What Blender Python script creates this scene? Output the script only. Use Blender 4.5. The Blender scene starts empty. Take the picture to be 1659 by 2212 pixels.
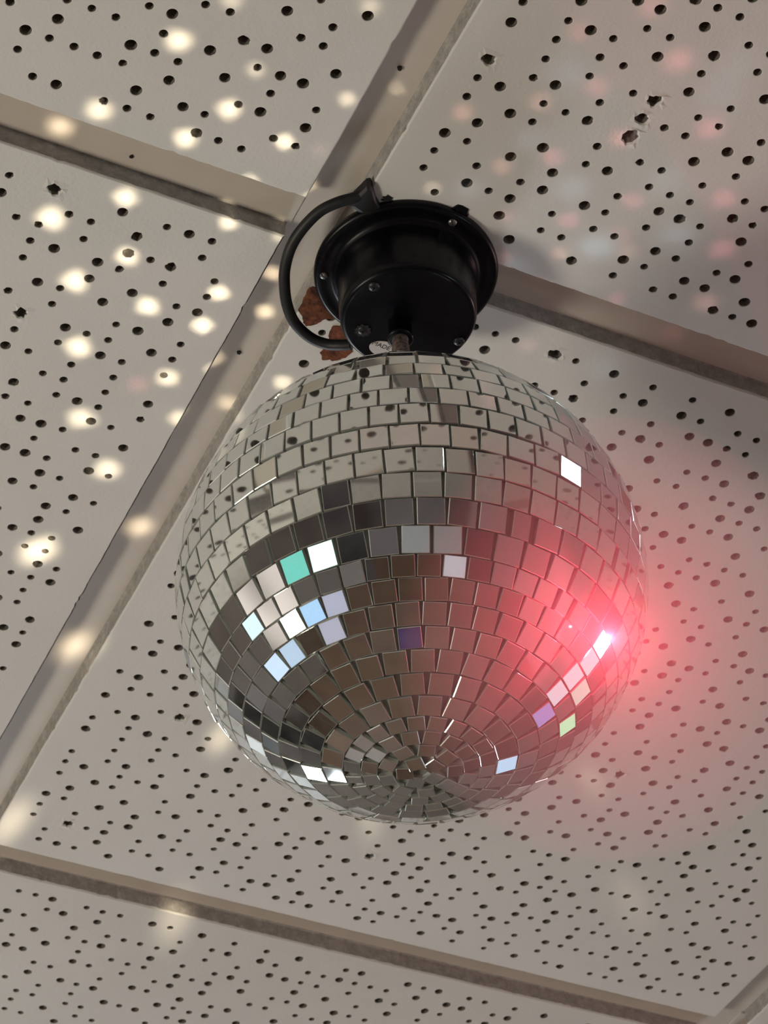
import bpy, math, random
import numpy as np
from mathutils import Vector, Matrix

scene = bpy.context.scene
col = scene.collection

# ------------------------------------------------------------------ camera
CEIL = 2.70                       # height of the bottom faces of the ceiling tiles
EYE = 1.649
CAM = Vector((0.0, 0.0, EYE))
elev, roll = math.radians(43.560), math.radians(-2.3066)
F = Vector((0, math.cos(elev), math.sin(elev)))
R0 = Vector((1, 0, 0)); U0 = R0.cross(F)
RR = math.cos(roll) * R0 + math.sin(roll) * U0
UU = -math.sin(roll) * R0 + math.cos(roll) * U0
cd = bpy.data.cameras.new('camera'); cam = bpy.data.objects.new('camera', cd); col.objects.link(cam)
cam.matrix_world = Matrix(((RR.x, UU.x, -F.x, CAM.x), (RR.y, UU.y, -F.y, CAM.y), (RR.z, UU.z, -F.z, CAM.z), (0, 0, 0, 1)))
cd.sensor_fit = 'HORIZONTAL'; cd.sensor_width = 36.0; cd.lens = 119.15
cd.clip_start = 0.05
cd.dof.use_dof = True; cd.dof.focus_distance = 1.22; cd.dof.aperture_fstop = 55
scene.camera = cam

# ------------------------------------------------------------------ view, world
vs = scene.view_settings
vs.view_transform = 'Standard'; vs.look = 'None'; vs.gamma = 1.0; vs.exposure = 0.04
vs.use_curve_mapping = False
world = bpy.data.worlds.new('world'); scene.world = world; world.use_nodes = True
world.node_tree.nodes['Background'].inputs[0].default_value = (0.6, 0.7, 0.85, 1)
world.node_tree.nodes['Background'].inputs[1].default_value = 0.3

WINDOW_POWER = 24.0
FILL_POWER = 30.0
BEAM_POWER = 0.92
GLOW_POWER = 2.1

# ------------------------------------------------------------------ helpers
def mesh_obj(name, verts, faces, mats, parent=None, mi=None, smooth=False):
    me = bpy.data.meshes.new(name)
    me.from_pydata([tuple(v) for v in verts], [], faces)
    for m in (mats if isinstance(mats, (list, tuple)) else [mats]): me.materials.append(m)
    if mi is not None: me.polygons.foreach_set('material_index', mi)
    if smooth is True: me.polygons.foreach_set('use_smooth', [True] * len(me.polygons))
    elif smooth: me.polygons.foreach_set('use_smooth', list(smooth))
    me.update()
    o = bpy.data.objects.new(name, me); col.objects.link(o)
    if parent is not None: o.parent = parent
    return o

def tag(o, label=None, cat=None, group=None, kind=None):
    if label: o['label'] = label
    if cat: o['category'] = cat
    if group: o['group'] = group
    if kind: o['kind'] = kind
    return o

def empty(name, loc, rz=0.0):
    o = bpy.data.objects.new(name, None); col.objects.link(o)
    o.location = loc; o.rotation_euler = (0, 0, rz); o.empty_display_size = 0.05
    return o

def lathe(prof, n=64, cap0=True, cap1=True):
    """prof: list of (r, z); returns verts, faces"""
    v = []; f = []
    for r, z in prof:
        for k in range(n):
            t = 2 * math.pi * k / n; v.append((r * math.cos(t), r * math.sin(t), z))
    for i in range(len(prof) - 1):
        for k in range(n):
            a = i * n + k; b = i * n + (k + 1) % n
            f.append((a, b, b + n, a + n))
    if cap0: f.append(tuple(range(n))[::-1])
    if cap1: f.append(tuple(range((len(prof) - 1) * n, len(prof) * n)))
    return v, f

def tube(path, rad, n=14):
    path = [Vector(p) for p in path]; v = []; f = []
    rads = rad if isinstance(rad, (list, tuple)) else [rad] * len(path)
    up = Vector((0, 0, 1)); prev = None
    for i, p in enumerate(path):
        t = (path[min(i + 1, len(path) - 1)] - path[max(i - 1, 0)]).normalized()
        s = t.cross(up if prev is None else prev)
        if prev is None:
            if s.length < 1e-4: s = t.cross(Vector((1, 0, 0)))
            s.normalize(); q = s.cross(t).normalized()
        else:
            q = (prev - t * prev.dot(t)).normalized(); s = t.cross(q).normalized()
        prev = q
        for k in range(n):
            a = 2 * math.pi * k / n
            v.append(p + (q * math.cos(a) + s * math.sin(a)) * rads[i])
    for i in range(len(path) - 1):
        for k in range(n):
            a = i * n + k; b = i * n + (k + 1) % n; f.append((a, b, b + n, a + n))
    f.append(tuple(range(n))[::-1]); f.append(tuple(range((len(path) - 1) * n, len(path) * n)))
    return v, f

def spline(pts, sub=8):
    P = [Vector(p) for p in pts]; P = [P[0] * 2 - P[1]] + P + [P[-1] * 2 - P[-2]]; out = []
    for i in range(1, len(P) - 2):
        for s in range(sub):
            t = s / sub
            out.append(0.5 * ((2 * P[i]) + (P[i + 1] - P[i - 1]) * t + (2 * P[i - 1] - 5 * P[i] + 4 * P[i + 1] - P[i + 2]) * t * t
                              + (3 * P[i] - P[i - 1] - 3 * P[i + 1] + P[i + 2]) * t ** 3))
    out.append(P[-2]); return out

def box(x0, x1, y0, y1, z0, z1):
    v = [(x, y, z) for z in (z0, z1) for y in (y0, y1) for x in (x0, x1)]
    return v, [(0, 2, 3, 1), (4, 5, 7, 6), (0, 1, 5, 4), (2, 6, 7, 3), (0, 4, 6, 2), (1, 3, 7, 5)]

def join(parts):
    v = []; f = []
    for a, b in parts:
        o = len(v); v += [tuple(p) for p in a]; f += [tuple(i + o for i in q) for q in b]
    return v, f

def mat(name):
    m = bpy.data.materials.new(name); m.use_nodes = True
    return m, m.node_tree, m.node_tree.nodes['Principled BSDF']

def simple(name, c, rough=0.6, metal=0.0, **kw):
    m, nt, b = mat(name)
    b.inputs['Base Color'].default_value = (*c, 1); b.inputs['Roughness'].default_value = rough
    b.inputs['Metallic'].default_value = metal
    for k, v in kw.items(): b.inputs[k].default_value = v
    return m

def noise(nt, scale, detail=4.0, rough=0.6, coord='Object', stretch=None):
    tc = nt.nodes.new('ShaderNodeTexCoord'); n = nt.nodes.new('ShaderNodeTexNoise')
    n.inputs['Scale'].default_value = scale; n.inputs['Detail'].default_value = detail; n.inputs['Roughness'].default_value = rough
    if stretch:
        mp = nt.nodes.new('ShaderNodeMapping'); mp.inputs['Scale'].default_value = stretch
        nt.links.new(tc.outputs[coord], mp.inputs[0]); nt.links.new(mp.outputs[0], n.inputs['Vector'])
    else: nt.links.new(tc.outputs[coord], n.inputs['Vector'])
    return n

def ramp(nt, src, stops):
    r = nt.nodes.new('ShaderNodeValToRGB'); nt.links.new(src, r.inputs[0])
    e = r.color_ramp.elements
    while len(e) < len(stops): e.new(0.5)
    for el, (p, c) in zip(e, stops): el.position = p; el.color = (*c, 1)
    return r

def bump(nt, b, src, strength, dist):
    bp = nt.nodes.new('ShaderNodeBump'); bp.inputs['Strength'].default_value = strength; bp.inputs['Distance'].default_value = dist
    nt.links.new(src, bp.inputs['Height']); nt.links.new(bp.outputs[0], b.inputs['Normal'])

# ------------------------------------------------------------------ materials
def tile_paint():
    m, nt, b = mat('tile_paint')
    n = noise(nt, 9, 3); r = ramp(nt, n.outputs[0], [(0.3, (0.76, 0.752, 0.715)), (0.7, (0.81, 0.802, 0.765))])
    nt.links.new(r.outputs[0], b.inputs['Base Color']); b.inputs['Roughness'].default_value = 0.75
    b.inputs['Specular IOR Level'].default_value = 0.3
    n2 = noise(nt, 420, 4, 0.6); n3 = noise(nt, 120, 2, 0.5)
    mx = nt.nodes.new('ShaderNodeMath'); mx.operation = 'ADD'
    nt.links.new(n2.outputs[0], mx.inputs[0]); nt.links.new(n3.outputs[0], mx.inputs[1])
    bump(nt, b, mx.outputs[0], 0.35, 0.0006)
    return m
M_TILE = tile_paint()

def tile_core():
    m, nt, b = mat('tile_core')
    n = noise(nt, 500, 3); r = ramp(nt, n.outputs[0], [(0.3, (0.10, 0.092, 0.08)), (0.7, (0.26, 0.24, 0.21))])
    nt.links.new(r.outputs[0], b.inputs['Base Color']); b.inputs['Roughness'].default_value = 0.95
    bump(nt, b, n.outputs[0], 0.6, 0.0008)
    return m
M_CORE = tile_core()

def tile_side():
    m, nt, b = mat('dusty_tile_edge')
    n = noise(nt, 180, 6, 0.75); r = ramp(nt, n.outputs[0], [(0.3, (0.30, 0.28, 0.26)), (0.5, (0.44, 0.42, 0.39)), (0.72, (0.62, 0.60, 0.56))])
    nt.links.new(r.outputs[0], b.inputs['Base Color']); b.inputs['Roughness'].default_value = 0.95
    n2 = noise(nt, 700, 4, 0.7); bump(nt, b, n2.outputs[0], 0.8, 0.0008)
    return m
M_SIDE = tile_side()

def tee_paint():
    m, nt, b = mat('tee_paint')
    n = noise(nt, 30, 3); r = ramp(nt, n.outputs[0], [(0.3, (0.68, 0.62, 0.545)), (0.7, (0.73, 0.67, 0.60))])
    nt.links.new(r.outputs[0], b.inputs['Base Color']); b.inputs['Roughness'].default_value = 0.5
    n2 = noise(nt, 900, 2); bump(nt, b, n2.outputs[0], 0.12, 0.0003)
    return m
M_TEE = tee_paint()

def torn():
    m, nt, b = mat('torn_fibre')
    n = noise(nt, 260, 5, 0.7); r = ramp(nt, n.outputs[0], [(0.32, (0.05, 0.012, 0.004)), (0.55, (0.19, 0.058, 0.02)), (0.75, (0.33, 0.12, 0.045))])
    nt.links.new(r.outputs[0], b.inputs['Base Color']); b.inputs['Roughness'].default_value = 0.9
    bump(nt, b, n.outputs[0], 0.8, 0.001)
    return m
M_TORN = torn()
M_DARK = simple('dark_void', (0.012, 0.011, 0.010), 0.9)
M_ARRIS = simple('dark_arris', (0.035, 0.024, 0.014), 0.95)  # dark colour for the bevel along one side of one tile
M_DECK = simple('deck', (0.10, 0.095, 0.09), 0.9)

def mirror():
    m, nt, b = mat('mirror_glass')
    b.inputs['Base Color'].default_value = (0.80, 0.83, 0.81, 1); b.inputs['Metallic'].default_value = 1.0; b.inputs['Roughness'].default_value = 0.025
    d = nt.nodes.new('ShaderNodeBsdfDiffuse'); d.inputs[0].default_value = (0.72, 0.74, 0.72, 1)
    n = noise(nt, 60, 5, 0.65); n2 = noise(nt, 1500, 2, 0.6)
    r = ramp(nt, n.outputs[0], [(0.35, (0.02,) * 3), (0.75, (0.11,) * 3)])
    r2 = ramp(nt, n2.outputs[0], [(0.45, (0.6,) * 3), (0.75, (1.5,) * 3)])
    mu = nt.nodes.new('ShaderNodeMath'); mu.operation = 'MULTIPLY'
    nt.links.new(r.outputs[0], mu.inputs[0]); nt.links.new(r2.outputs[0], mu.inputs[1])
    mx = nt.nodes.new('ShaderNodeMixShader'); out = nt.nodes['Material Output']
    nt.links.new(mu.outputs[0], mx.inputs[0]); nt.links.new(b.outputs[0], mx.inputs[1]); nt.links.new(d.outputs[0], mx.inputs[2])
    nt.links.new(mx.outputs[0], out.inputs[0])
    return m
M_MIRROR = mirror()
M_EDGE = simple('mirror_edge', (0.72, 0.76, 0.73), 0.12, 0.7)
M_GROUT = simple('ball_core', (0.26, 0.27, 0.255), 0.4, 0.25)

def black_metal():
    m, nt, b = mat('black_enamel')
    b.inputs['Base Color'].default_value = (0.003, 0.003, 0.005, 1); b.inputs['Specular IOR Level'].default_value = 0.22
    n = noise(nt, 25, 3); r = ramp(nt, n.outputs[0], [(0.3, (0.22,) * 3), (0.7, (0.36,) * 3)])
    nt.links.new(r.outputs[0], b.inputs['Roughness'])
    return m
M_BLACK = black_metal()
M_RUBBER = simple('black_rubber', (0.008, 0.008, 0.009), 0.5)
M_SCREW = simple('screw_steel', (0.30, 0.30, 0.29), 0.38, 0.9)
M_DSCREW = simple('dark_screw', (0.06, 0.06, 0.06), 0.4, 0.8)
def shaftm():
    m, nt, b = mat('worn_shaft')
    n = noise(nt, 420, 4); r = ramp(nt, n.outputs[0], [(0.35, (0.05, 0.035, 0.03)), (0.65, (0.26, 0.20, 0.17))])
    nt.links.new(r.outputs[0], b.inputs['Base Color']); b.inputs['Roughness'].default_value = 0.55; b.inputs['Metallic'].default_value = 0.4
    bump(nt, b, n.outputs[0], 0.6, 0.0006)
    return m
M_SHAFT = shaftm()
M_STICKER = simple('sticker_paper', (0.62, 0.58, 0.57), 0.5)
M_INK = simple('ink', (0.02, 0.02, 0.02), 0.5)

def emis(name, c, s, base=(0.02, 0.02, 0.02)):
    m, nt, b = mat(name)
    b.inputs['Base Color'].default_value = (*base, 1)
    b.inputs['Emission Color'].default_value = (*c, 1); b.inputs['Emission Strength'].default_value = s
    return m

# ------------------------------------------------------------------ the ceiling
PITCH = 0.0127
MOD = 48 * PITCH
GA = math.radians(26.6165)
CORNER = (-0.0283, 0.8809)
DEP = 0.012                                      # tees sit this much above the tile faces
HALF = 24 - 1.10                                 # half width of a tile's bottom face, in pitches

# a quarter of the perforation pattern (22 x 22 sites, 0 none, 1 small, 2 large); the board repeats it four times, turned
QUAD = ('01210200201011021200210100201100210220201112102120101102101201201010101202101010010201022102020010221020101120'
        '02002012011102101200211021001011010112002112120112020020100120102110120101110220200102000010101201101201201111'
        '20101100201010010202111012102010020110101002012001102011002212012020012202011021001011000110102110001202012011'
        '12012201202101211002100012001201102010122021120120201010110201210001200102010200210102112020110110021200211000'
        '01121020211001210210000110210120102201020000')
QN = np.array([int(c) for c in QUAD]).reshape(22, 22)
PAT = np.zeros((44, 44), int)
full = np.zeros((44, 44), int); full[:22, :22] = QN
for k in range(4): PAT = np.maximum(PAT, np.rot90(full, k))
for (i, j, s) in ((19, 20, 1), (20, 22, 2), (22, 19, 1), (23, 22, 1), (21, 24, 2), (24, 21, 1), (22, 23, 1), (20, 19, 1)):
    if PAT[i, j] == 0: PAT[i, j] = s

ceiling = tag(mesh_obj('ceiling', *box(-5.5, 5.5, -5.5, 5.5, 0.10, 0.13), M_DECK), kind='structure')
ceiling.location = (CORNER[0], CORNER[1], CEIL); ceiling.rotation_euler = (0, 0, GA)

def build_tile(name, shift, sag, seed, damage=(), dark_edge=False):
    rnd = random.Random(seed)
    V = []; Fc = []; MI = []; SM = []; key = {}
    su, sv = shift
    c = MOD / 2
    def zof(x, y):
        a = min(max(x / MOD, 0), 1); b = min(max(y / MOD, 0), 1)
        return -sag * (4 * a * (1 - a)) * (4 * b * (1 - b))
    def vert(x, y, dz=0.0):
        V.append((x, y, zof(x, y) + dz)); return len(V) - 1
    def gv(a, b):                                 # shared quarter-site vertex
        if (a, b) not in key:
            key[(a, b)] = vert(c + (a / 4 - 22 + su) * PITCH, c + (b / 4 - 22 + sv) * PITCH)
        return key[(a, b)]
    def face(f, mi, sm=False): Fc.append(tuple(f)); MI.append(mi); SM.append(sm)
    for i in range(44):
        for j in range(44):
            ring = [gv(4 * i + 4, 4 * j + k) for k in range(2, 4)] + [gv(4 * i + 4 - k, 4 * j + 4) for k in range(4)] + \
                   [gv(4 * i, 4 * j + 4 - k) for k in range(4)] + [gv(4 * i + k, 4 * j) for k in range(4)] + [gv(4 * i + 4, 4 * j + k) for k in range(2)]
            s = PAT[i, j]; dm = None
            for (di, dj, kind) in damage:
                if (di, dj) == (i, j): dm = kind; s = max(s, 1)
            if s == 0: face(ring, 0); continue
            cx = c + (i + .5 - 22 + su) * PITCH + rnd.gauss(0, 0.00022); cy = c + (j + .5 - 22 + sv) * PITCH + rnd.gauss(0, 0.00022)
            r = (0.00305 if s == 2 else 0.00222) * rnd.uniform(0.95, 1.05)
            jag = rnd.random() < 0.16
            off = rnd.uniform(0, 6.28); fr = [1 + (rnd.uniform(-.16, .2) if jag and rnd.random() < .4 else rnd.uniform(-.02, .02)) for _ in range(16)]
            A = [2 * math.pi * k / 16 for k in range(16)]
            rings = []
            if dm:
                big = {1: 0.0046, 2: 0.0061}[dm]
                rr = [min(0.0061, big * rnd.uniform(0.68, 1.12)) for _ in A]
                rings.append([vert(cx + rr[k] * math.cos(a), cy + rr[k] * math.sin(a), rnd.uniform(-.0006, .0001)) for k, a in enumerate(A)])
                rings.append([vert(cx + .85 * rr[k] * math.cos(a) - .0004, cy + .85 * rr[k] * math.sin(a), rnd.uniform(0.0005, .0016)) for k, a in enumerate(A)])
                ox = -.0012 if dm == 2 else 0
                rings.append([vert(cx + ox + r * 1.15 * fr[k] * math.cos(a), cy + r * 1.15 * fr[k] * math.sin(a), rnd.uniform(.0012, .003)) for k, a in enumerate(A)])
                deep = [vert(cx + ox + r * .95 * math.cos(a), cy + r * .95 * math.sin(a), .009) for a in A]
                rings.append(deep); mats = [0, 1, 1]
            else:
                rings.append([vert(cx + (r * fr[k] + .0003) * math.cos(a), cy + (r * fr[k] + .0003) * math.sin(a)) for k, a in enumerate(A)])
                rings.append([vert(cx + r * fr[k] * math.cos(a), cy + r * fr[k] * math.sin(a), .00045) for k, a in enumerate(A)])
                rings.append([vert(cx + r * .97 * math.cos(a), cy + r * .97 * math.sin(a), .0095) for a in A]); mats = [0, 1]
            for k in range(16): face((ring[k], ring[(k + 1) % 16], rings[0][(k + 1) % 16], rings[0][k]), 0)
            for q in range(len(rings) - 1):
                for k in range(16): face((rings[q][k], rings[q][(k + 1) % 16], rings[q + 1][(k + 1) % 16], rings[q + 1][k]), mats[q] if q < len(mats) else 1, True)
            face(rings[-1], 1)
    # plain border, worn arris, rebated side
    per = [(a, 0) for a in range(176)] + [(176, b) for b in range(176)] + [(176 - a, 176) for a in range(176)] + [(0, 176 - b) for b in range(176)]
    h = HALF * PITCH
    loops = [[gv(*p) for p in per]]
    chip = {}
    rw = 0.0
    E0 = []; E1 = []; E2 = []; E3 = []; E4 = []
    for q, (a, b) in enumerate(per):
        x = (a / 176 * 2 - 1) * h; y = (b / 176 * 2 - 1) * h
        nx = (1 if a == 176 else -1 if a == 0 else 0); ny = (1 if b == 176 else -1 if b == 0 else 0)
        rw = 0.7 * rw + rnd.gauss(0, 0.00006)
        w = rw + (0.0 if rnd.random() > 0.04 else -0.0007)
        def pt(inset, dz): return vert(c + x - nx * inset, c + y - ny * inset, dz)
        E0.append(pt(0.0012 - w, 0.0)); E1.append(pt(0.0002 - w, 0.0009 + abs(rnd.gauss(0, .0003))))
        E2.append(pt(0.0 - w * .5, DEP * .55)); E3.append(pt(0.0, DEP - .0004)); E4.append(pt(-0.0016, DEP + .0006))
    loops += [E0, E1, E2, E3, E4]
    n = len(per)
    for q in range(5):
        for k in range(n):
            f = (loops[q][(k + 1) % n], loops[q][k], loops[q + 1][k], loops[q + 1][(k + 1) % n])
            dark = q == 1 and dark_edge and 176 <= k < 352
            face(f, 3 if dark else (0 if q < 2 else 2), q == 1)
    # a plain back
    bk = [vert(c + sx * h, c + sy * h, 0.03) for sx, sy in ((-1, -1), (1, -1), (1, 1), (-1, 1))]
    face(bk, 1)
    Fn = [f[::-1] for f in Fc]
    return mesh_obj(name, V, Fn, [M_TILE, M_CORE, M_SIDE, M_ARRIS], None, MI, SM)

SPEC = {(-1, -1): ((-0.10, 0.02), 0.0, 1, ()), (-1, 0): ((-0.36, 0.11), 0.0034, 2, ((36, 7, 1), (35, 0, 1)), True),
        (0, -1): ((0.16, -0.11), 0.0085, 3, ((0, 35, 1), (7, 36, 2), (7, 34, 1), (7, 35, 1))), (0, 0): ((0.07, -0.01), 0.0091, 4, ((4, 30, 1), (2, 41, 1), (18, 37, 1), (27, 25, 1), (10, 0, 1))),
        (0, 1): ((-0.37, -0.04), 0.0140, 5, ())}
GENERIC = build_tile('ceiling_tile', (0.0, 0.0), 0.003, 11)
first = True
rt = random.Random(3)
TILES = {}
for i in range(-4, 5):
    for j in range(-5, 6):
        if (i, j) in SPEC: o = build_tile('ceiling_tile', *SPEC[(i, j)])
        elif first: o = GENERIC; first = False
        else: o = GENERIC.copy(); col.objects.link(o)
        o.parent = ceiling; o.location = (i * MOD, j * MOD, 0); TILES[(i, j)] = o
TILES[(-1, -1)]['label'] = 'perforated tile above the left cross rail'
TILES[(0, 0)]['label'] = 'sagging perforated tile behind the mirror ball'

# grid of tees: the main runners carry on, the cross tees sit between them
TW = 0.0128
random.seed(5)
for i in range(-4, 6):
    x = i * MOD
    v, f = box(x - TW, x + TW, -5 * MOD, 6 * MOD, DEP, DEP + .0012)
    w, g = box(x - .001, x + .001, -5 * MOD, 6 * MOD, DEP + .0011, DEP + .035)
    o = mesh_obj('main_tee', *join([(v, f), (w, g)]), M_TEE, ceiling)
    for j in range(-5, 6):
        y = j * MOD
        if i < 5:
            o = mesh_obj('cross_tee', *join([box(x + TW - .0015, x + MOD - TW + .0015, y - TW, y + TW, DEP - .0007, DEP + .0004),
                                             box(x + TW, x + MOD - TW, y - .001, y + .001, DEP + .0003, DEP + .03)]), M_TEE, ceiling)
            if (i, j) == (-1, 0): tee_left = o
            if i == 0 and j == 0: tee_right = o

def w2l(x, y):                                    # world to grid frame
    dx, dy = x - CORNER[0], y - CORNER[1]
    return (dx * math.cos(GA) + dy * math.sin(GA), -dx * math.sin(GA) + dy * math.cos(GA))

rv = random.Random(8)
for (x, y, r) in ((-0.1254, 0.8377, .0013), (0.0173, 0.7879, .0013), (-0.0787, 0.9811, .0013)):
    u, w_ = w2l(x, y); vv = [(u + r * rv.uniform(.75, 1.2) * math.cos(a), w_ + r * rv.uniform(.75, 1.2) * math.sin(a), DEP - .0011) for a in [k * math.pi / 6 for k in range(12)]]
    vv += [(p[0], p[1], DEP + .0005) for p in vv]
    ff = [tuple(range(12))[::-1], tuple(range(12, 24))] + [(k, (k + 1) % 12, 12 + (k + 1) % 12, 12 + k) for k in range(12)]
    mesh_obj('rivet_hole', vv, ff, M_DARK, ceiling)

def torn_patch(poly, seed, z=-0.0006):
    rn = random.Random(seed); P = []
    for k in range(len(poly)):
        a = Vector(w2l(*poly[k])); b = Vector(w2l(*poly[(k + 1) % len(poly)])); m = max(2, int((b - a).length / .0012))
        for s in range(m):
            q = a.lerp(b, s / m); P.append(q + Vector((rn.gauss(0, .00025), rn.gauss(0, .00025))))
    n = len(P)
    c = sum(P, Vector((0, 0))) / n
    def sz(q): return z - 0.0091 * 4 * max(q.x / MOD, 0) * (1 - q.x / MOD) * 4 * max(q.y / MOD, 0) * (1 - q.y / MOD)
    v = [(q.x, q.y, sz(q)) for q in P] + [(q.x, q.y, 0.0008) for q in P]
    f = [tuple(range(n))[::-1]] + [(k, (k + 1) % n, n + (k + 1) % n, n + k) for k in range(n)]
    return mesh_obj('torn_patch', v, f, M_TORN, ceiling)
p1 = torn_patch([[-0.036, 0.9244], [-0.0427, 0.9403], [-0.0411, 0.9439], [-0.0408, 0.9491], [-0.0394, 0.9519], [-0.0342, 0.9511], [-0.0289, 0.9473], [-0.0240, 0.9467], [-0.018, 0.9309], [-0.0259, 0.9222]], 1)
p1['label'] = 'torn reddish brown patch beside the black flange'
p2 = torn_patch([[-0.0248, 0.9524], [-0.0266, 0.9585], [-0.0273, 0.9627], [-0.0283, 0.9672], [-0.0316, 0.9713], [-0.0318, 0.9773], [-0.0271, 0.9775], [-0.0251, 0.9787], [-0.0185, 0.9766], [-0.0144, 0.9719], [-0.0145, 0.9521]], 2)

# ------------------------------------------------------------------ the motor on the ceiling
FX, FY = 0.0172, 0.9146
motor = empty('ball_motor', (FX, FY, CEIL))
tag(motor, 'round black metal motor screwed to the ceiling above the mirror ball', 'motor')
v, f = lathe([(0.0485, 0.002), (0.0500, 0.0), (0.0504, -0.0022), (0.0498, -0.0042), (0.0482, -0.0050), (0.0455, -0.0046), (0.0415, -0.0046), (0.0398, -0.0052), (0.0388, -0.0066)], 128, True, True)
mesh_obj('mounting_flange', v, f, M_BLACK, motor, smooth=True)
v, f = lathe([(0.0392, -0.0050), (0.0384, -0.0066), (0.0379, -0.0085), (0.0376, -0.0120), (0.0371, -0.0340), (0.0368, -0.0372), (0.0360, -0.0392), (0.0350, -0.0400), (0.0340, -0.0402), (0.0335, -0.0402)], 128, False, True)
mesh_obj('housing', v, f, M_BLACK, motor, smooth=[True] * (len(f) - 1) + [False])
SX, SY = -0.0048, 0.0030
v, f = lathe([(0.0064, -0.0395), (0.0064, -0.0500), (0.0069, -0.0506), (0.0070, -0.0522), (0.0060, -0.0526)], 40, False, True)
mesh_obj('shaft_collar', [(a + SX, b + SY, c) for a, b, c in v], f, M_BLACK, motor, smooth=True)

def screw(x, y, z, r, m, slot='slot', ang=0.0, name='screw'):
    v, f = lathe([(r, z + .0006), (r, z - .0003), (r * .8, z - .0009), (r * .45, z - .0012)], 24, False, True)
    parts = [([(a + x, b + y, c) for a, b, c in v], f)]
    o = mesh_obj(name, *join(parts), m, motor, smooth=True)
    sl = []
    for a in ((ang,) if slot == 'slot' else (ang, ang + math.pi / 2)):
        c, s = math.cos(a), math.sin(a); L = r * (.95 if slot == 'slot' else .55); W = r * .10 if slot == 'slot' else r * .16
        bv, bf = box(-L, L, -W, W, z - .00135, z - .0006)
        sl.append(([(c * p - s * q + x, s * p + c * q + y, w) for p, q, w in bv], bf))
    d = mesh_obj('slot' if slot == 'slot' else 'cross_recess', *join(sl), M_DARK, None); d.parent = o
    return o
screw(-0.0446, -0.0025, -0.0046, 0.0024, M_SCREW, 'slot', 0.9)
screw(0.0256, -0.0364, -0.0046, 0.0024, M_SCREW, 'slot', 1.35)
screw(0.0220, 0.0390, -0.0046, 0.0024, M_SCREW, 'slot', 0.3)
screw(-0.0177, -0.0245, -0.0402, 0.0031, M_DSCREW, 'cross', 0.4)
screw(-0.0246, 0.0062, -0.0402, 0.0031, M_DSCREW, 'cross', 0.1)
screw(0.0270, 0.0171, -0.0402, 0.0031, M_DSCREW, 'cross', 0.6)
# star washer under one of them
sv = []; n = 20
for z in (-0.0402, -0.0408):
    for k in range(n):
        r = 0.0047 if k % 2 else 0.0038; a = 2 * math.pi * k / n; sv.append((-0.0246 + r * math.cos(a), 0.0062 + r * math.sin(a), z))
mesh_obj('star_washer', sv, [tuple(range(n)), tuple(range(n, 2 * n))[::-1]] + [(k, n + k, n + (k + 1) % n, (k + 1) % n) for k in range(n)], M_DSCREW, motor)
# sticker and its word
stx, sty, sta = -0.0122, 0.0212, math.radians(24)
sv = [(stx + .0100 * math.cos(a) * math.cos(sta) - .0058 * math.sin(a) * math.sin(sta), sty + .0100 * math.cos(a) * math.sin(sta) + .0058 * math.sin(a) * math.cos(sta), z)
      for z in (-0.0402, -0.0405) for a in [2 * math.pi * k / 40 for k in range(40)]]
st = mesh_obj('sticker', sv, [tuple(range(40, 80))[::-1]] + [(k, 40 + k, 40 + (k + 1) % 40, (k + 1) % 40) for k in range(40)], M_STICKER, motor)
st['label'] = 'small oval paper sticker'
tcv = bpy.data.curves.new('lettering', 'FONT'); tcv.body = 'MADE'; tcv.size = 0.0040; tcv.align_x = 'CENTER'; tcv.align_y = 'CENTER'; tcv.extrude = 0.00004
tmp = bpy.data.objects.new('lettering_curve', tcv); col.objects.link(tmp)
bpy.context.view_layer.update()
me = bpy.data.meshes.new_from_object(tmp.evaluated_get(bpy.context.evaluated_depsgraph_get()))
bpy.data.objects.remove(tmp)
me.materials.clear(); me.materials.append(M_INK)
lt = bpy.data.objects.new('lettering', me); col.objects.link(lt); lt.parent = st
# readable from below: mirror through a half turn about the x axis
lt.matrix_local = Matrix.Translation((stx - .0029, sty - .0034, -0.04058)) @ Matrix.Rotation(math.radians(30), 4, 'Z') @ Matrix.Rotation(math.pi, 4, 'X')
# power cord
cordp = [[-0.0140, 0.9430, -0.027], [-0.0197, 0.9441, -0.026], [-0.0279, 0.9452, -0.0235], [-0.0369, 0.9418, -0.021], [-0.0447, 0.9326, -0.0185], [-0.0482, 0.9212, -0.016], [-0.0488, 0.9088, -0.0135], [-0.0478, 0.8991, -0.011], [-0.044, 0.8873, -0.0085], [-0.0372, 0.877, -0.006], [-0.0278, 0.868, -0.0035], [-0.0178, 0.8631, -0.0025], [-0.0097, 0.861, -0.002], [-0.0040, 0.8590, -0.001]]
v, f = tube(spline([(a - FX, b - FY, c) for a, b, c in cordp], 8), 0.0031, 18)
mesh_obj('power_cord', v, f, M_RUBBER, motor, smooth=True)
gpoly = [[-0.0112, 0.8655], [-0.0093, 0.8605], [-0.0052, 0.8557], [-0.0022, 0.8521], [-0.0002, 0.8516], [0.0012, 0.8551], [0.0024, 0.8615], [0.0047, 0.867], [0.0066, 0.8702], [0.0003, 0.8756], [-0.0069, 0.8695]]
n = len(gpoly)
gv_ = [(x - FX, y - FY, -.0034) for x, y in gpoly] + [((x - FX) * 1.0, (y - FY) * 1.0, .003) for x, y in gpoly]
g_in = Vector((sum(p[0] for p in gv_[:n]) / n, sum(p[1] for p in gv_[:n]) / n, -.0048))
gv_ += [tuple(Vector(p).lerp(g_in, .22) - Vector((0, 0, .0006))) for p in gv_[:n]]
mesh_obj('cord_gland', gv_, [(k, n + k, n + (k + 1) % n, (k + 1) % n) for k in range(n)] + [(2 * n + k, k, (k + 1) % n, 2 * n + (k + 1) % n) for k in range(n)] + [tuple(range(2 * n, 3 * n))], M_RUBBER, motor)
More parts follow.
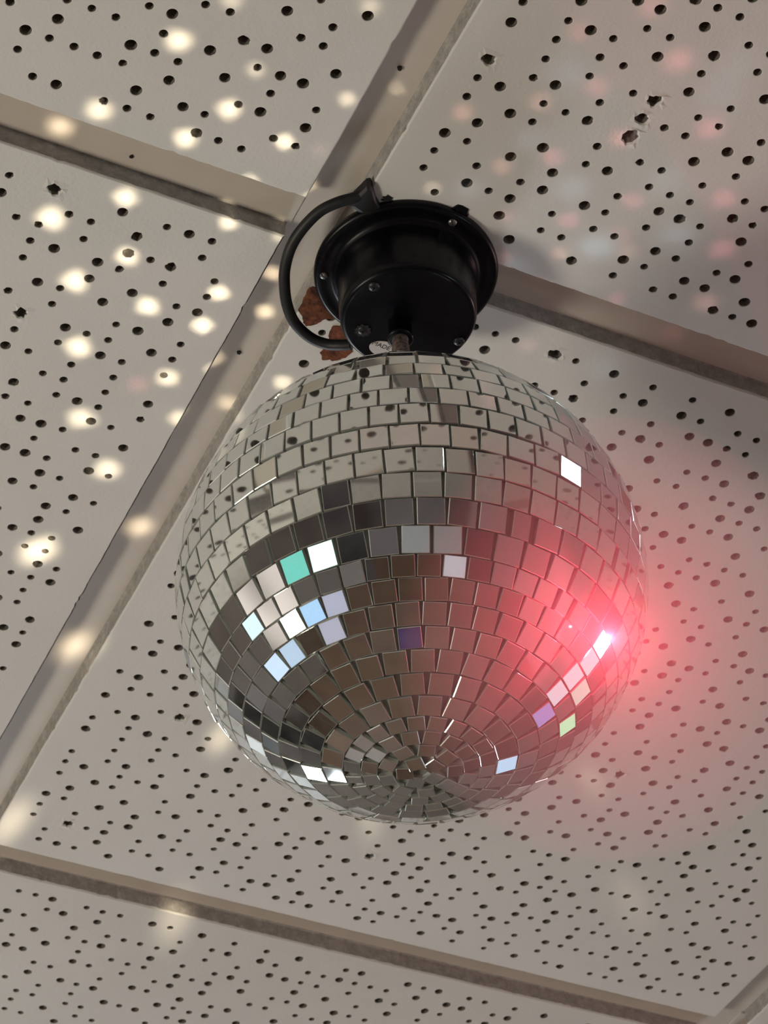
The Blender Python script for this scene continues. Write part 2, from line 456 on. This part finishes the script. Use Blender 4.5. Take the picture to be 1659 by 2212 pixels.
rl = random.Random(4)
v, f = lathe([(.0052, .006), (.0058, .001), (.0048, -.0016), (.002, -.0024)], 11, True, True)
v = [(a * rl.uniform(.75, 1.25) + 0.0295, b * rl.uniform(.75, 1.2) - 0.0400, c) for a, b, c in v]
mesh_obj('clamp_lug', v, f, M_BLACK, motor)
u_, w_ = w2l(0.0085, 0.8640)
vv = [(u_ + .0032 * rl.uniform(.6, 1.3) * math.cos(a), w_ + .0026 * rl.uniform(.6, 1.3) * math.sin(a), -.0010) for a in [k * math.pi / 9 for k in range(18)]]
vv += [(p[0], p[1], .001) for p in vv]
mesh_obj('torn_hole', vv, [tuple(range(18))[::-1]] + [(k, (k + 1) % 18, 18 + (k + 1) % 18, 18 + k) for k in range(18)], M_DARK, ceiling)

# ------------------------------------------------------------------ the mirror ball
BC = Vector((0.0118, 0.9147, CEIL - 0.2319)); BR = 0.1137
ball = empty('mirror_ball', BC)
tag(ball, 'large mirror ball hanging under the black ceiling motor', 'mirror ball')
v, f = [], []
prof = [((BR - .0022) * math.sin(math.radians(t)), -(BR - .0022) * math.cos(math.radians(t))) for t in np.linspace(1.0, 179, 90)]
v, f = lathe(prof, 128, True, True)
mesh_obj('ball_core', v, f, M_GROUT, ball, smooth=True)
v, f = lathe([(0.016, BR - .003), (0.016, BR + .001), (0.012, BR + .003), (0.005, BR + .004)], 32, False, True)
mesh_obj('cap', v, f, M_SCREW, ball, smooth=True)
# the pin that joins the ball to the shaft: tilted a little
top = Vector((FX + SX, FY + SY, CEIL - 0.049)) - BC
pp = [top + (Vector((0, 0, BR + .002)) - top) * t for t in np.linspace(0, 1, 12)]
v, f = tube(pp, [.0042 if k % 2 else .0049 for k in range(12)], 16)
mesh_obj('hanging_pin', v, f, M_SHAFT, ball, smooth=True)

RINGS = [
    (1.2, 6.07, 0.0078, 0.0083, 0.0),
    (6.07, 9.78, 0.0078, 0.0083, -98.77),
    (9.78, 13.79, 0.0078, 0.0083, -88.17),
    (13.79, 17.83, 0.0078, 0.0083, -83.62),
    (17.83, 23.17, 0.01045, 0.0111, -91.8),
    (23.17, 28.79, 0.01045, 0.0111, -85.38),
    (28.79, 34.27, 0.01045, 0.0111, -93.24),
    (34.27, 39.49, 0.01045, 0.0111, -87.21),
    (39.49, 45.02, 0.01045, 0.0111, -87.96),
    (45.02, 50.35, 0.01045, 0.0111, -87.16),
    (50.35, 55.54, 0.01045, 0.0111, -89.15),
    (55.54, 62.01, 0.01255, 0.0136, -84.84),
    (62.01, 68.62, 0.01255, 0.0136, -88.91),
    (68.62, 74.94, 0.01255, 0.0136, -89.43),
    (74.94, 81.58, 0.01255, 0.0136, -88.55),
    (81.58, 88.6, 0.01255, 0.0136, -87.14),
    (88.6, 95.42, 0.01255, 0.0136, -84.76),
    (95.42, 101.5, 0.01255, 0.0136, -82.17),
    (101.5, 108.0, 0.01255, 0.0136, -86.09),
    (108.0, 115.0, 0.01255, 0.0136, -87.43),
    (115.0, 121.6, 0.01255, 0.0136, -86.29),
    (121.6, 128.2, 0.01255, 0.0136, 71.7),
    (128.2, 134.8, 0.01255, 0.0136, 109.4),
    (134.8, 141.4, 0.01255, 0.0136, 147.1),
    (141.4, 148, 0.01255, 0.0136, 184.8),
    (148, 154.6, 0.01255, 0.0136, 222.5),
    (154.6, 161.2, 0.01255, 0.0136, 260.2),
    (161.2, 167.8, 0.01255, 0.0136, 297.9)]      # (polar angle from the bottom at the low edge, at the high edge, tile size, pitch, azimuth of one joint in degrees)
LEVEL = {(15, 5), (9, 39), (8, 8), (10, 9), (11, 39), (9, 42), (9, 41), (11, 38), (7, 35), (10, 1), (8, 35), (10, 42), (4, 5), (7, 8), (6, 6), (8, 37), (8, 34)}      # mirror tiles that sit true, (ring, number)
rb = random.Random(21)
facets = []
for ri, (t0, t1, size, pitch, ph) in enumerate(RINGS):
    tm = math.radians((t0 + t1) / 2)
    small = min(math.sin(math.radians(t0)), math.sin(math.radians(t1)))
    n = max(3, int(2 * math.pi * BR * small / pitch + .5)) if ri else 5
    hgt = BR * math.radians(t1 - t0)
    for k in range(n):
        az = math.radians(ph) + 2 * math.pi * (k + .5) / n
        nrm = Vector((math.sin(tm) * math.cos(az), math.sin(tm) * math.sin(az), -math.cos(tm)))
        e = Vector((-math.sin(az), math.cos(az), 0)); g = nrm.cross(e)
        true = (ri, k) in LEVEL
        rx, ry, rz = (rb.gauss(0, .015), rb.gauss(0, .015), rb.gauss(0, .022))
        if true: rx = ry = 0
        if t1 < 8: rz += rb.gauss(0, .12)
        nn = (nrm + e * rx + g * ry).normalized()
        ee = (e + g * rz); ee = (ee - nn * ee.dot(nn)).normalized(); gg = nn.cross(ee)
        wx = size * (1 + rb.gauss(0, .012)) / 2; wy = min(size, hgt - .0004) * (1 + rb.gauss(0, .008)) / 2
        if rb.random() < .02 and not true: wx *= .7
        ctr = nrm * (BR * math.cos(math.radians((t1 - t0) / 2) * .9)) + nrm * rb.uniform(-.0001, .0002)
        c = 0.00032
        q = []
        for (dx, dy, dz) in ((1, 1, -.0022), (1, 1, -c), (1, 1, 0)):
            ins = c if dz == 0 else 0
            for sx, sy in ((-1, -1), (1, -1), (1, 1), (-1, 1)):
                q.append(ctr + ee * sx * (wx - ins) + gg * sy * (wy - ins) + nn * dz)
        facets.append((q, nn, ctr, wx * wy))
FQ = [(0, 1, 5, 4), (1, 2, 6, 5), (2, 3, 7, 6), (3, 0, 4, 7), (4, 5, 9, 8), (5, 6, 10, 9), (6, 7, 11, 10), (7, 4, 8, 11), (8, 9, 10, 11), (3, 2, 1, 0)]
FM = [1] * 8 + [0, 1]
def score(fc):
    d = CAM - (BC + fc[2]); return fc[3] * fc[1].dot(d.normalized()) / d.length_squared
order = sorted(range(len(facets)), key=lambda i: -score(facets[i]))
for i in order[:100]:
    mesh_obj('mirror_tile', facets[i][0], FQ, [M_MIRROR, M_EDGE], ball, FM)
rv_, rf_, rm_ = [], [], []
for i in order[100:]:
    o = len(rv_); rv_ += facets[i][0]; rf_ += [tuple(a + o for a in q) for q in FQ]; rm_ += FM
tag(mesh_obj('mirror_tile', rv_, rf_, [M_MIRROR, M_EDGE], ball, rm_), kind='stuff')

# ------------------------------------------------------------------ the room around and below (seen in the mirrors)
def wood():
    m, nt, b = mat('floor_boards')
    n = noise(nt, 3, 5, stretch=(1, 8, 1)); r = ramp(nt, n.outputs[0], [(0.3, (0.13, 0.066, 0.036)), (0.7, (0.20, 0.112, 0.066))])
    nt.links.new(r.outputs[0], b.inputs['Base Color']); b.inputs['Roughness'].default_value = 0.45
    return m
M_FLOOR = wood()
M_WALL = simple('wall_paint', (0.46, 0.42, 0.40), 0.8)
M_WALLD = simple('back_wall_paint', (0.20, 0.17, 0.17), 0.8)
M_CAB = simple('black_lacquer', (0.012, 0.012, 0.014), 0.5)
M_PALE = simple('pale_laminate', (0.55, 0.52, 0.50), 0.6)
X0, X1, Y0, Y1 = -2.7, 3.1, -2.6, 4.4
tag(mesh_obj('floor', *box(X0, X1, Y0, Y1, -.05, 0), M_FLOOR), kind='structure')
H = CEIL + .1
def wall_with_openings(name, axis, at, a0, a1, opens, m):
    parts = []; cuts = sorted(opens)
    cur = a0
    def bx(u0, u1, z0, z1):
        if axis == 'x': return box(min(at, at + .1 * (1 if at > 0 else -1)), max(at, at + .1 * (1 if at > 0 else -1)), u0, u1, z0, z1)
        return box(u0, u1, min(at, at + .1 * (1 if at > 0 else -1)), max(at, at + .1 * (1 if at > 0 else -1)), z0, z1)
    for (u0, u1, z0, z1) in cuts:
        parts.append(bx(cur, u0, 0, H)); parts.append(bx(u0, u1, 0, z0)); parts.append(bx(u0, u1, z1, H)); cur = u1
    parts.append(bx(cur, a1, 0, H))
    return tag(mesh_obj(name, *join(parts), m), kind='structure')
WL = [(-1.5, 1.2, 0.95, 2.25)]
WR = [(2.3, 3.4, 0.75, 2.15)]
WF = [(-1.9, -1.1, 0.95, 2.1)]
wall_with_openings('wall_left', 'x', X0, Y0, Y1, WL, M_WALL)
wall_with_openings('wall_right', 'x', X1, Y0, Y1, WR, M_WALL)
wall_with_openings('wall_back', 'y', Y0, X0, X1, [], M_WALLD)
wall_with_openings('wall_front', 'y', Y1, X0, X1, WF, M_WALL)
M_WINFILL = emis('front_window_fill', (0.86, 0.93, 1.0), WINDOW_POWER)
M_FRAME = simple('window_frame', (0.35, 0.34, 0.33), 0.5)
def window(idx, axis, at, o, m):
    u0, u1, z0, z1 = o; s = 1 if at > 0 else -1
    def bx(a, b, c, d, t0, t1):
        lo, hi = sorted((at + s * t0, at + s * t1))
        return box(lo, hi, a, b, c, d) if axis == 'x' else box(a, b, lo, hi, c, d)
    w = tag(mesh_obj('window_%d' % idx, *bx(u0, u1, z0, z1, .06, .07), m), kind='structure')
    um = (u0 + u1) / 2; zm = (z0 + z1) / 2
    mesh_obj('window_frame', *join([bx(u0, u1, z0, z0 + .05, .0, .05), bx(u0, u1, z1 - .05, z1, .0, .05), bx(u0, u0 + .05, z0, z1, .0, .05), bx(u1 - .05, u1, z0, z1, .0, .05),
                                    bx(um - .02, um + .02, z0, z1, .01, .04), bx(u0, u1, zm - .015, zm + .015, .01, .04)]), M_FRAME, w)
M_CURT = emis('daylit_curtain', (1.0, 0.86, 0.78), 0.6)
cn = noise(M_CURT.node_tree, 2.2, 2, stretch=(1, 3.2, .5))
cr_ = ramp(M_CURT.node_tree, cn.outputs[0], [(0.35, (0.30,) * 3), (0.65, (1.1,) * 3)])
M_CURT.node_tree.links.new(cr_.outputs[0], M_CURT.node_tree.nodes['Principled BSDF'].inputs['Emission Strength'])
window(1, 'x', X0, WL[0], M_CURT)
window(2, 'x', X1, WR[0], emis('shaded_window', (0.85, 0.88, 1.0), 1.0))
window(3, 'y', Y1, WF[0], M_WINFILL)  # unseen front window, added to light the ceiling
# added spot lamps without fixtures, lighting the floor so it brightens the ceiling
for k, (x, y) in enumerate(((-1.5, -1.4), (1.5, -1.4), (-1.6, 2.6), (1.7, 2.6), (0.1, -1.9), (2.3, 0.6))):
    sp = bpy.data.lights.new('floor_fill', 'SPOT'); sp.energy = FILL_POWER; sp.spot_size = math.radians(130); sp.spot_blend = 0.6
    sp.shadow_soft_size = 0.04; sp.color = (0.85, 0.93, 1.0)
    o = bpy.data.objects.new('floor_fill', sp); col.objects.link(o); o.location = (x, y, CEIL - .03)

def thing_box(name, label, cat, loc, parts):
    root = empty(name, loc); tag(root, label, cat)
    for nm, bxs, m in parts: mesh_obj(nm, *join([box(*b) for b in bxs]), m, root)
thing_box('loudspeaker', 'tall black loudspeaker cabinet in the far left corner of the room', 'speaker', (-2.2, 3.2, 0),
          [('cabinet', [(-.35, .35, -.35, .35, 0, 2.3)], M_CAB), ('grille', [(-.31, .31, -.37, -.35, .1, 2.2)], M_CAB)])
thing_box('sideboard', 'brown sideboard along the back wall of the room', 'sideboard', (0.2, -2.3, 0),
          [('body', [(-1.0, 1.1, -.25, .25, 0.08, .95)], M_FLOOR), ('top', [(-1.04, 1.14, -.27, .28, .95, .99)], M_PALE), ('door', [(-.95, .02, .25, .27, .14, .9)], M_FLOOR), ('door', [(.07, 1.05, .25, .27, .14, .9)], M_FLOOR)])
thing_box('folding_screen', 'pale folding screen standing by the back wall', 'screen', (-1.75, -2.2, 0),
          [('panel', [(-.5, 0, -.02, .02, 0, 2.2)], M_PALE), ('panel', [(.02, .5, -.02, .02, 0, 2.2)], M_CAB)])
thing_box('wardrobe', 'pale wardrobe in the back right corner of the room', 'wardrobe', (2.2, -2.2, 0),
          [('body', [(-.6, .6, -.3, .3, 0, 2.3)], M_PALE), ('door', [(-.55, -.02, .3, .32, .1, 2.2)], M_CAB), ('door', [(.02, .55, .3, .32, .1, 2.2)], M_PALE)])

# lamps out of view, each placed to show as one glowing mirror tile
LAMPS = [
    ((0.236, 0.808, 2.573), (0.72, 0.9, 1.0), 30, 0.02),  # added LED close by the ball, put in to whiten one mirror tile
    ((-1.493, -0.701, 1.808), (0.62, 1.0, 0.96), 2.2, 0.0279),
    ((-1.869, -0.288, 1.918), (0.22, 0.85, 0.72), 0.9, 0.0278),
    ((-1.669, 0.018, 1.174), (0.45, 0.7, 1.0), 1.2, 0.0232),
    ((-1.828, 0.409, 1.203), (1, 0.92, 0.76), 42, 0.21),
    ((-1.959, 1.285, 1.37), (0.62, 0.76, 1.0), 1.3, 0.023),
    ((-1.869, 0.868, 1.157), (0.62, 0.78, 1.0), 1.0, 0.0231),
    ((1.483, 2.579, 2.075), (0.45, 1, 0.6), 1.2, 0.0226),
    ((1.8, 2.227, 2.019), (0.7, 0.9, 0.8), 0.9, 0.0227),
    ((1.575, 2.166, 1.393), (0.5, 0.42, 1.0), 0.8, 0.0228),
    ((-0.072, -0.062, 0.375), (0.07, 0.03, 0.16), 0.5, 0.0233),
    ((0.948, 2.758, 1.552), (0.5, 0.75, 1.0), 1.3, 0.0226),
    ((0.784, -0.913, 1.283), (0.7, 0.72, 0.8), 0.75, 0.0233),
    ((2.058, 1.879, 2.384), (1.0, 0.55, 0.55), 260, 0.05),
    ((-2.206, 0.996, 1.93), (0.75, 0.95, 1.0), 1.3, 0.0229),
    ((-1.385, 0.114, 0.818), (0.66, 0.64, 0.8), 0.8, 0.0232),
    ((-1.344, -0.307, 1.056), (0.66, 0.66, 0.85), 0.8, 0.0232)]
for k, (p, c, s, rad) in enumerate(LAMPS):
    p = Vector(p); d = (BC - p).normalized(); q = d.to_track_quat('Z', 'Y')
    root = empty('stage_light', p); root.rotation_mode = 'QUATERNION'; root.rotation_quaternion = q
    tag(root, 'black lamp can pointed at the mirror ball from out of view', 'lamp', 'stage lamps in the room')
    v, f = lathe([(rad * .6, -.16), (rad * 1.05, -.10), (rad * 1.12, .012), (rad * 1.03, .014), (rad * 1.0, -.002)], 32, True, False)
    mesh_obj('lamp_can', v, f, M_BLACK, root, smooth=True)
    v, f = lathe([(rad * 1.01, 0.0), (rad * .5, .004), (rad * .05, .005)], 32, False, True)
    mesh_obj('lens', v, f, emis('lamp_glow_%d' % k, c, s), root)

# ------------------------------------------------------------------ added area lamps standing in for light the mirrors throw on the ceiling
COL = {'w': (1.0, 0.84, 0.60), 'p': (1.0, 0.33, 0.36), 'o': (1.0, 0.52, 0.40), 'b': (0.62, 0.84, 1.0)}
SPOTS = [
    (-0.093, 0.7574, 13.0, 1.0, 'w'),
    (-0.056, 0.7769, 8.6, 0.45, 'w'),
    (-0.1374, 0.7985, 13.3, 0.9, 'w'),
    (-0.0709, 0.801, 12.5, 0.9, 'w'),
    (-0.0103, 0.7975, 9.1, 0.5, 'w'),
    (-0.0947, 0.8186, 12.2, 1.0, 'w'),
    (-0.0438, 0.8233, 10.2, 0.9, 'w'),
    (-0.1557, 0.8191, 12.2, 0.9, 'w'),
    (-0.1297, 0.8559, 12.9, 1.0, 'w'),
    (-0.1701, 0.8674, 16.3, 1.0, 'w'),
    (-0.0635, 0.8484, 8.9, 0.7, 'w'),
    (-0.077, 0.8761, 10.5, 0.8, 'w'),
    (-0.133, 0.8962, 12.6, 1.0, 'w'),
    (-0.1624, 0.9119, 15.8, 1.0, 'w'),
    (-0.1252, 0.9325, 13.4, 1.0, 'w'),
    (-0.0856, 0.9254, 11.2, 0.95, 'w'),
    (-0.0967, 0.9488, 11.9, 0.95, 'w'),
    (-0.1662, 0.9604, 16.2, 1.0, 'w'),
    (-0.1194, 0.9872, 12.6, 0.9, 'w'),
    (-0.0921, 0.9833, 11.0, 0.8, 'w'),
    (-0.0558, 0.9233, 9.7, 0.8, 'w'),
    (-0.0608, 0.9508, 10.3, 0.8, 'w'),
    (-0.0547, 0.9944, 11.1, 0.6, 'w'),
    (-0.1714, 1.0157, 16.6, 0.8, 'w'),
    (-0.1154, 1.0196, 11.8, 0.8, 'w'),
    (-0.1611, 1.0588, 16.4, 0.85, 'w'),
    (-0.2111, 1.1268, 22.7, 1.0, 'w'),
    (-0.1431, 1.1144, 16.2, 0.8, 'w'),
    (-0.1917, 1.2164, 22.1, 0.9, 'w'),
    (-0.2646, 1.3993, 25.8, 0.9, 'w'),
    (-0.1627, 1.5198, 25.3, 0.7, 'w'),
    (-0.1159, 1.3175, 18.5, 0.6, 'w'),
    (-0.0854, 1.0183, 12.3, 0.5, 'w'),
    (-0.0181, 1.4185, 19.3, 0.3, 'w'),
    (-0.0261, 0.8296, 7.3, 0.25, 'o'),
    (-0.033, 0.8619, 8.9, 0.5, 'w'),
    (-0.0504, 0.8872, 8.0, 0.4, 'w'),
    (0.0156, 0.8047, 8.7, 0.2, 'w'),
    (0.0033, 0.7412, 9.8, 0.35, 'w'),
    (-0.0651, 0.7338, 9.8, 0.5, 'w'),
    (0.0327, 0.8574, 8.9, 0.2, 'w'),
    (0.1079, 0.7588, 9.9, 0.32, 'p'),
    (0.1594, 0.7769, 12.5, 0.55, 'p'),
    (0.1177, 0.793, 10.6, 0.45, 'p'),
    (0.0894, 0.8025, 10.1, 0.4, 'o'),
    (0.0489, 0.8078, 10.1, 0.4, 'o'),
    (0.1787, 0.8209, 12.3, 0.5, 'p'),
    (0.0694, 0.8437, 9.8, 0.35, 'o'),
    (0.0961, 0.8383, 10.3, 0.4, 'p'),
    (0.1399, 0.8692, 10.5, 0.4, 'p'),
    (0.1888, 0.8695, 11.5, 0.45, 'p'),
    (0.1057, 0.8818, 10.5, 0.35, 'p'),
    (0.0721, 0.8785, 9.0, 0.25, 'p'),
    (0.1013, 0.906, 9.6, 0.4, 'o'),
    (0.1378, 0.9063, 9.6, 0.35, 'o'),
    (0.1893, 0.9057, 12.2, 0.5, 'p'),
    (0.0916, 0.9288, 9.2, 0.3, 'o'),
    (0.1328, 0.9412, 9.3, 0.3, 'p'),
    (0.1831, 0.9456, 12.5, 0.35, 'o'),
    (-0.1369, 0.9916, 8.5, 0.6, 'p'),
    (0.0845, 0.9734, 9.4, 0.2, 'o'),
    (0.1642, 0.9777, 8.9, 0.2, 'p'),
    (0.0711, 0.9077, 7.6, 0.25, 'p'),
    (0.1447, 0.7425, 10.8, 0.5, 'p'),
    (0.132, 0.8264, 10.3, 0.5, 'p'),
    (0.1335, 0.8929, 10.1, 0.2, 'p'),
    (0.1032, 0.7842, 15.3, 0.2, 'b'),
    (0.085, 0.8262, 15.1, 0.15, 'b'),
    (0.1076, 0.8597, 16.4, 0.18, 'b'),
    (0.1213, 0.9021, 17.7, 0.3, 'b'),
    (0.1635, 0.8945, 16.7, 0.25, 'b'),
    (0.182, 0.7997, 17.0, 0.2, 'b'),
    (0.1565, 0.8559, 14.9, 0.2, 'b'),
    (0.0511, 0.8599, 14.8, 0.15, 'b'),
    (0.1269, 0.9918, 15.8, 0.15, 'b'),
    (0.1687, 1.5285, 23.7, 0.2, 'w'),
    (0.1372, 1.3843, 19.0, 0.2, 'w'),
    (0.0762, 0.9163, 15.3, 0.15, 'b'),
    (0.1901, 0.7798, 14.4, 0.2, 'b')]
rs = random.Random(9)
def to_uv(x, y): return w2l(x, y)
for (x, y, size, inten, c) in SPOTS:
    tgt = Vector((x, y, CEIL)); dv = tgt - BC; az = math.atan2(dv.y, dv.x); dist = math.hypot(dv.x, dv.y)
    # where the added lamp sits: on the flank facing the spot, just above the waist
    el = math.radians(34 if dist < .16 else 24)
    src = BC + Vector((math.cos(az) * math.cos(el), math.sin(az) * math.cos(el), math.sin(el))) * (BR + .0025)
    if dist < .12: el = math.radians(55); src = BC + Vector((math.cos(az) * math.cos(el), math.sin(az) * math.cos(el), math.sin(el))) * (BR + .0025)
    d = tgt - src; L = d.length; cosi = d.normalized().z
    s = size * .001 * .76 * math.sqrt(max(cosi, .3)); soft = c in 'bpo'
    if c == 'b': s *= 1.0
    la = bpy.data.lights.new('mirror_beam_lamp', 'AREA'); la.shape = 'SQUARE'; la.size = s
    la.spread = math.radians(9.0 if c == 'b' else 5.0 if soft else 3.5)
    la.color = COL[c]
    la.energy = BEAM_POWER * inten * (s ** 2) * (6.2 if c == 'w' else 3.0) / max(cosi, .4)
    o = bpy.data.objects.new('mirror_beam_lamp', la); col.objects.link(o)
    o.rotation_mode = 'QUATERNION'; o.location = src; o.rotation_quaternion = (-d).to_track_quat('Z', 'Y') @ Matrix.Rotation(rs.uniform(0, 1.57), 3, 'Z').to_quaternion()

# ------------------------------------------------------------------ added red lamps and scattering sphere, imitating lens haze at the right flank
GP = Vector((0.0981, 0.8649, 2.3886))
lp = bpy.data.lights.new('red_bloom_fill', 'POINT'); lp.shadow_soft_size = 0.0; lp.color = (1.0, 0.065, 0.11); lp.energy = 0.06 * GLOW_POWER
lo = bpy.data.objects.new('red_bloom_fill', lp); col.objects.link(lo); lo.location = GP
lq = bpy.data.lights.new('red_bloom_lamp', 'SPOT'); lq.shadow_soft_size = 0.0; lq.color = lp.color; lq.energy = 0.36 * GLOW_POWER
lq.spot_size = math.radians(179); lq.spot_blend = 0.06
lo2 = bpy.data.objects.new('red_bloom_lamp', lq); col.objects.link(lo2); lo2.location = GP
lo2.rotation_mode = 'QUATERNION'; lo2.rotation_quaternion = Vector((0.02, 0.757, 0.647)).to_track_quat('Z', 'Y')
m = bpy.data.materials.new('bloom_volume'); m.use_nodes = True; nt = m.node_tree; nt.nodes.clear()
vsn = nt.nodes.new('ShaderNodeVolumeScatter'); vsn.inputs['Density'].default_value = 2.1; vsn.inputs['Color'].default_value = (1, 1, 1, 1)
out = nt.nodes.new('ShaderNodeOutputMaterial'); nt.links.new(vsn.outputs[0], out.inputs['Volume'])
bm_v, bm_f = lathe([(0.10 * math.sin(math.radians(t)), -0.10 * math.cos(math.radians(t))) for t in np.linspace(2, 178, 24)], 32, True, True)
hz = mesh_obj('bloom', bm_v, bm_f, m, smooth=True); hz.location = GP
tag(hz, 'added volume imitating red lens haze lit red at the right side of the mirror ball', 'bloom', kind='stuff')
